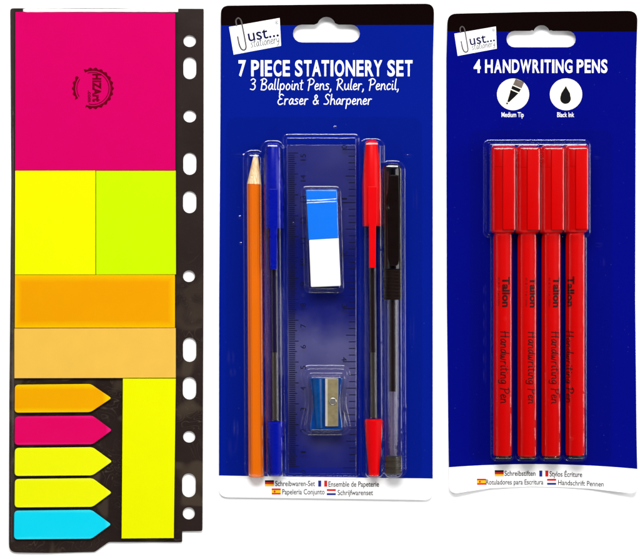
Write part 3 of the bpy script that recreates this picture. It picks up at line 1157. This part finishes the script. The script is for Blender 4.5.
def clone(o, parent=None):
    c = o.copy()
    COL.objects.link(c)
    if parent:
        c.parent = parent
    for ch in list(o.children):
        clone(ch, c)
    return c


pens = [h0]
for k in range(1, 4):
    pens.append(clone(h0))
for k, p in enumerate(pens):
    sh = par(xs[k], 300, ZHP + 4)
    p.location = W(xs[k] + sh[0], 300 + sh[1] + (0, .5, .3, -.4)[k], ZHP)
    p['label'] = labels[k]
    for ch in p.children:
        if ch.name.startswith('lettering'):
            ch.rotation_euler.y = math.radians(rolls[k])

# ================================================================ clear blisters (one formed sheet each)
def sd_box(X, Y, x0, y0, x1, y1, r, tilt=0.0):
    cx, cy = (x0 + x1) / 2, (y0 + y1) / 2
    px = np.abs(X - cx - tilt * (Y - cy)) - (x1 - x0) / 2 + r
    py = np.abs(Y - cy) - (y1 - y0) / 2 + r
    return np.hypot(np.maximum(px, 0), np.maximum(py, 0)) + np.minimum(np.maximum(px, py), 0) - r


def rise(sd, H, wall, k=1.0):
    """formed wall: flared foot, steep side, rounded shoulder; k widens the shoulder"""
    d = -sd
    kn = np.array([-3.2, -2.5, -.6, 0, wall, wall + .5 * k, wall + 1.9 * k, wall + 2.9 * k])
    lo = np.array([0, .25, .35, 0, 0, .36, .24, 0]) * min(1, H / 5)
    hi = np.array([0, 0, 0, 1, 1, 0, 0, 0.])
    area_ = lambda v: float(((v[1:] + v[:-1]) / 2 * np.diff(kn)).sum())
    m = max(.3, (H - area_(lo)) / area_(hi))
    t = np.linspace(-3.2, kn[-1], 400)
    sl = np.interp(t, kn, lo + m * hi)
    hh = np.concatenate([[0], np.cumsum((sl[1:] + sl[:-1]) / 2 * np.diff(t))])
    return np.interp(d, t, hh, left=0, right=hh[-1])


def formed(name, root, x0, y0, x1, y1, cell, hf, zf, rcorner=6, dents=()):
    nx, ny = int((x1 - x0) / cell), int((y1 - y0) / cell)
    gx = np.linspace(x0, x1, nx + 1); gy = np.linspace(y0, y1, ny + 1)
    X, Y = np.meshgrid(gx, gy)
    H = hf(X, Y)
    for _ in range(2):      # the hot sheet rounds every crease a little
        P_ = np.pad(H, 1, mode='edge')
        H = (P_[:-2, 1:-1] + P_[2:, 1:-1] + P_[1:-1, :-2] + P_[1:-1, 2:] + 4 * H) / 8
    for px, py, rr, aa in dents:
        D2 = (X - px) ** 2 / rr[0] ** 2 + (Y - py) ** 2 / rr[1] ** 2
        H += aa * np.exp(-D2)
    H += .22 * (1 + wob(X, Y, .06, 5.0)) * np.clip(1 - H / 4, 0, 1)
    base = np.vectorize(zf)(X, Y) + TH + .45
    Z = base + H
    keep = sd_box(X, Y, x0, y0, x1, y1, rcorner) < .3
    org = world_origin(root)
    co = np.stack([(X - CX) * S - org.x, (CY - Y) * S - org.y, Z * S - org.z], -1).reshape(-1, 3)
    idx = np.arange((nx + 1) * (ny + 1)).reshape(ny + 1, nx + 1)
    q = np.stack([idx[:-1, :-1], idx[1:, :-1], idx[1:, 1:], idx[:-1, 1:]], -1).reshape(-1, 4)
    kp = keep.reshape(-1)
    q = q[kp[q].all(1)]
    used = np.unique(q)
    rem = np.full(len(co), -1); rem[used] = np.arange(len(used))
    me = bpy.data.meshes.new(name)
    me.from_pydata(co[used].tolist(), [], rem[q].tolist())
    me.polygons.foreach_set('use_smooth', np.ones(len(me.polygons), dtype=bool))
    me.materials.append(M['blister'])
    me.update()
    o = bpy.data.objects.new(name, me)
    COL.objects.link(o)
    o.parent = root
    return o


def wob(X, Y, f, seed):
    return (np.sin(X * f + seed) * np.cos(Y * f * .8 + seed * 2.1) + np.sin((X + Y) * f * .63 + seed * 1.7) * .7 + np.sin((X * .6 - Y * 1.1) * f * 1.7 + seed) * .4) / 2.1


def pk(x0, y0, x1, y1, z):
    s_ = par((x0 + x1) / 2, (y0 + y1) / 2, z)
    return x0 + s_[0], y0 + s_[1], x1 + s_[0], y1 + s_[1]


def h1(X, Y):
    H = np.zeros_like(X)
    def add(h):
        np.maximum(H, h, out=H)
    add(rise(sd_box(X, Y, *pk(245.6, 152.6, 264.8, 477, 10), 7, .006), 17.6, 1.5, 1.8))
    add(rise(sd_box(X, Y, *pk(264.0, 143.0, 284.0, 477, 10), 7, .008), 23.4, 1.5, 1.8))
    add(rise(sd_box(X, Y, *pk(284.8, 136.4, 357.6, 477, 4), 3), 7.0 + 0 * X.max(), .5, 1.0))
    add(rise(sd_box(X, Y, *pk(362.0, 141.0, 384.0, 477, 10), 7, .006), 23.4, 1.5, 1.8))
    add(rise(sd_box(X, Y, *pk(381.4, 163.2, 404.0, 477, 10), 8, .003), 23.6, 1.5, 1.8))
    e = sd_box(X, Y, *pk(305.0, 188.6, 340.4, 290.6, 14), 3.5, .03)
    step = 1.5 * np.clip((Y - 200.0 + .05 * (X - 322)) / 3.4, 0, 1)
    add(np.where(e < 2.6, 7.0, 0) + (rise(e, 16.4, .9, 1.0) + step * (e < -1)) * (e < 2.6))
    wst = 4.5 * np.sin(np.clip((Y - 368) / 62, 0, 1) * math.pi) ** 2
    s1 = sd_box(X, Y, *pk(302.4, 367.0, 349.0, 433.0, 10), 8) + wst
    s2 = sd_box(X, Y, *pk(308.6, 374.6, 343.6, 431.0, 14), 4) + wst * .4
    add(np.where(s1 < 2.6, 7.0 + rise(s1, 6.0, .6, .7), 0))
    add(np.where(s2 < 2.6, np.where(s1 < 0, 7.0 + rise(s1, 6.0, .6, .7), 0) + rise(s2, 11.0, .7, 1.0), 0))
    H += .3 * wob(X, Y, .16, 1.0) * np.clip(H / 6, 0, 1)
    return H


rd = random.Random(11)
d1 = [(231, 357, (3, 8), .9), (233, 372, (2.5, 4), .8), (236, 428, (2, 9), 1.0), (233, 446, (4, 10), .9), (241, 243.5, (1.2, 1.2), .8), (335, 127.5, (1.6, 1), .8),
      (381, 249, (1.1, 1), .6), (408, 156, (5, 1.5), .5), (415, 200, (2, 14), .5), (240, 156, (9, 2), .5), (412, 330, (2, 20), .5)]
d1 += [(rd.uniform(240, 410), rd.uniform(150, 470), (rd.uniform(.8, 1.6), rd.uniform(.8, 2.2)), rd.uniform(.3, .7)) for _ in range(26)]
formed('blister', C1, 226, 117, 422, 478.4, .62, h1, c1z, 10, d1)


def h3(X, Y):
    H = np.zeros_like(X)
    def add(h):
        np.maximum(H, h, out=H)
    add(rise(sd_box(X, Y, *pk(486.5, 141.6 , 589.4, 235, 16), 4), 26.0, 1.6, 1.4))
    for k, xc in enumerate(xs):
        add(rise(sd_box(X, Y, *pk(xc - 11.0 - (2 if k == 0 else 0), 146.2, xc + 13.6, 234, 20), 4), 32, 1.2, 1.4))
        add(rise(sd_box(X, Y, *pk(xc - 9.8, 228, xc + 9.9, 459.0, 12), 4), 23.6, 1.2, 1.6))
    H += .3 * wob(X, Y, .17, 4.0) * np.clip(H / 6, 0, 1)
    return H


d3 = [(484.5, 290 + k * 17, (1.0, 5 + k % 3), .6) for k in range(6)] + [(598, 245, (4, 2), .5), (602, 262, (2, 4), .5), (596, 158, (3, 1.2), .4)]
d3 += [(rd.uniform(490, 590), rd.uniform(240, 455), (rd.uniform(.8, 1.4), rd.uniform(.8, 2.0)), rd.uniform(.3, .6)) for _ in range(14)]
formed('blister', C3, 470, 130, 612, 461.6, .62, h3, c3z, 8, d3)

# ================================================================ camera, lamps, world
cam = bpy.data.cameras.new('camera')
co_ = bpy.data.objects.new('camera', cam)
COL.objects.link(co_)
co_.location = (0, 0, CAM_H * S)
cam.sensor_fit = 'HORIZONTAL'
cam.sensor_width = 36
cam.lens = 36 * CAM_H / 640.0
cam.clip_start = .05
cam.clip_end = 20
sc.camera = co_


def area(name, loc, size, power, target=(0, 0, 0), col=(1, 1, 1), sy=None):
    l = bpy.data.lights.new(name, 'AREA')
    l.energy = power
    l.color = col
    if sy:
        l.shape = 'RECTANGLE'
        l.size = size; l.size_y = sy
    else:
        l.size = size
    o = bpy.data.objects.new(name, l)
    COL.objects.link(o)
    o.location = loc
    o.rotation_euler = (Vector(target) - Vector(loc)).to_track_quat('-Z', 'Y').to_euler()
    return o


area('key_lamp', (-.02, .76, .98), .85, 20, col=(1, .985, .97), sy=.36)
area('fill_lamp_front', (-.1, -.95, .8), .5, 3.5, sy=.2)
area('fill_lamp_side', (1.05, .15, .62), .6, 10, sy=.9)
area('fill_lamp_far_side', (-1.0, .0, .7), .3, .5, sy=.6)

w = bpy.data.worlds.new('World')
sc.world = w
w.use_nodes = True
nt = w.node_tree
bg = nt.nodes['Background']
t = node(nt, 'ShaderNodeTexCoord')
s = node(nt, 'ShaderNodeSeparateXYZ')
nt.links.new(t.outputs['Generated'], s.inputs[0])
nt.links.new(ramp(nt, s.outputs[2], [(.0, .6), (.85, .5), (.96, .12), (.985, .02)]), bg.inputs['Color'])
bg.inputs['Strength'].default_value = .5

sc.view_settings.view_transform = 'Standard'
sc.view_settings.look = 'None'
sc.view_settings.gamma = 1
sc.view_settings.exposure = 0
sc.render.engine = 'CYCLES'
sc.cycles.max_bounces = 10
sc.cycles.transparent_max_bounces = 24
sc.cycles.caustics_reflective = False
sc.cycles.caustics_refractive = False
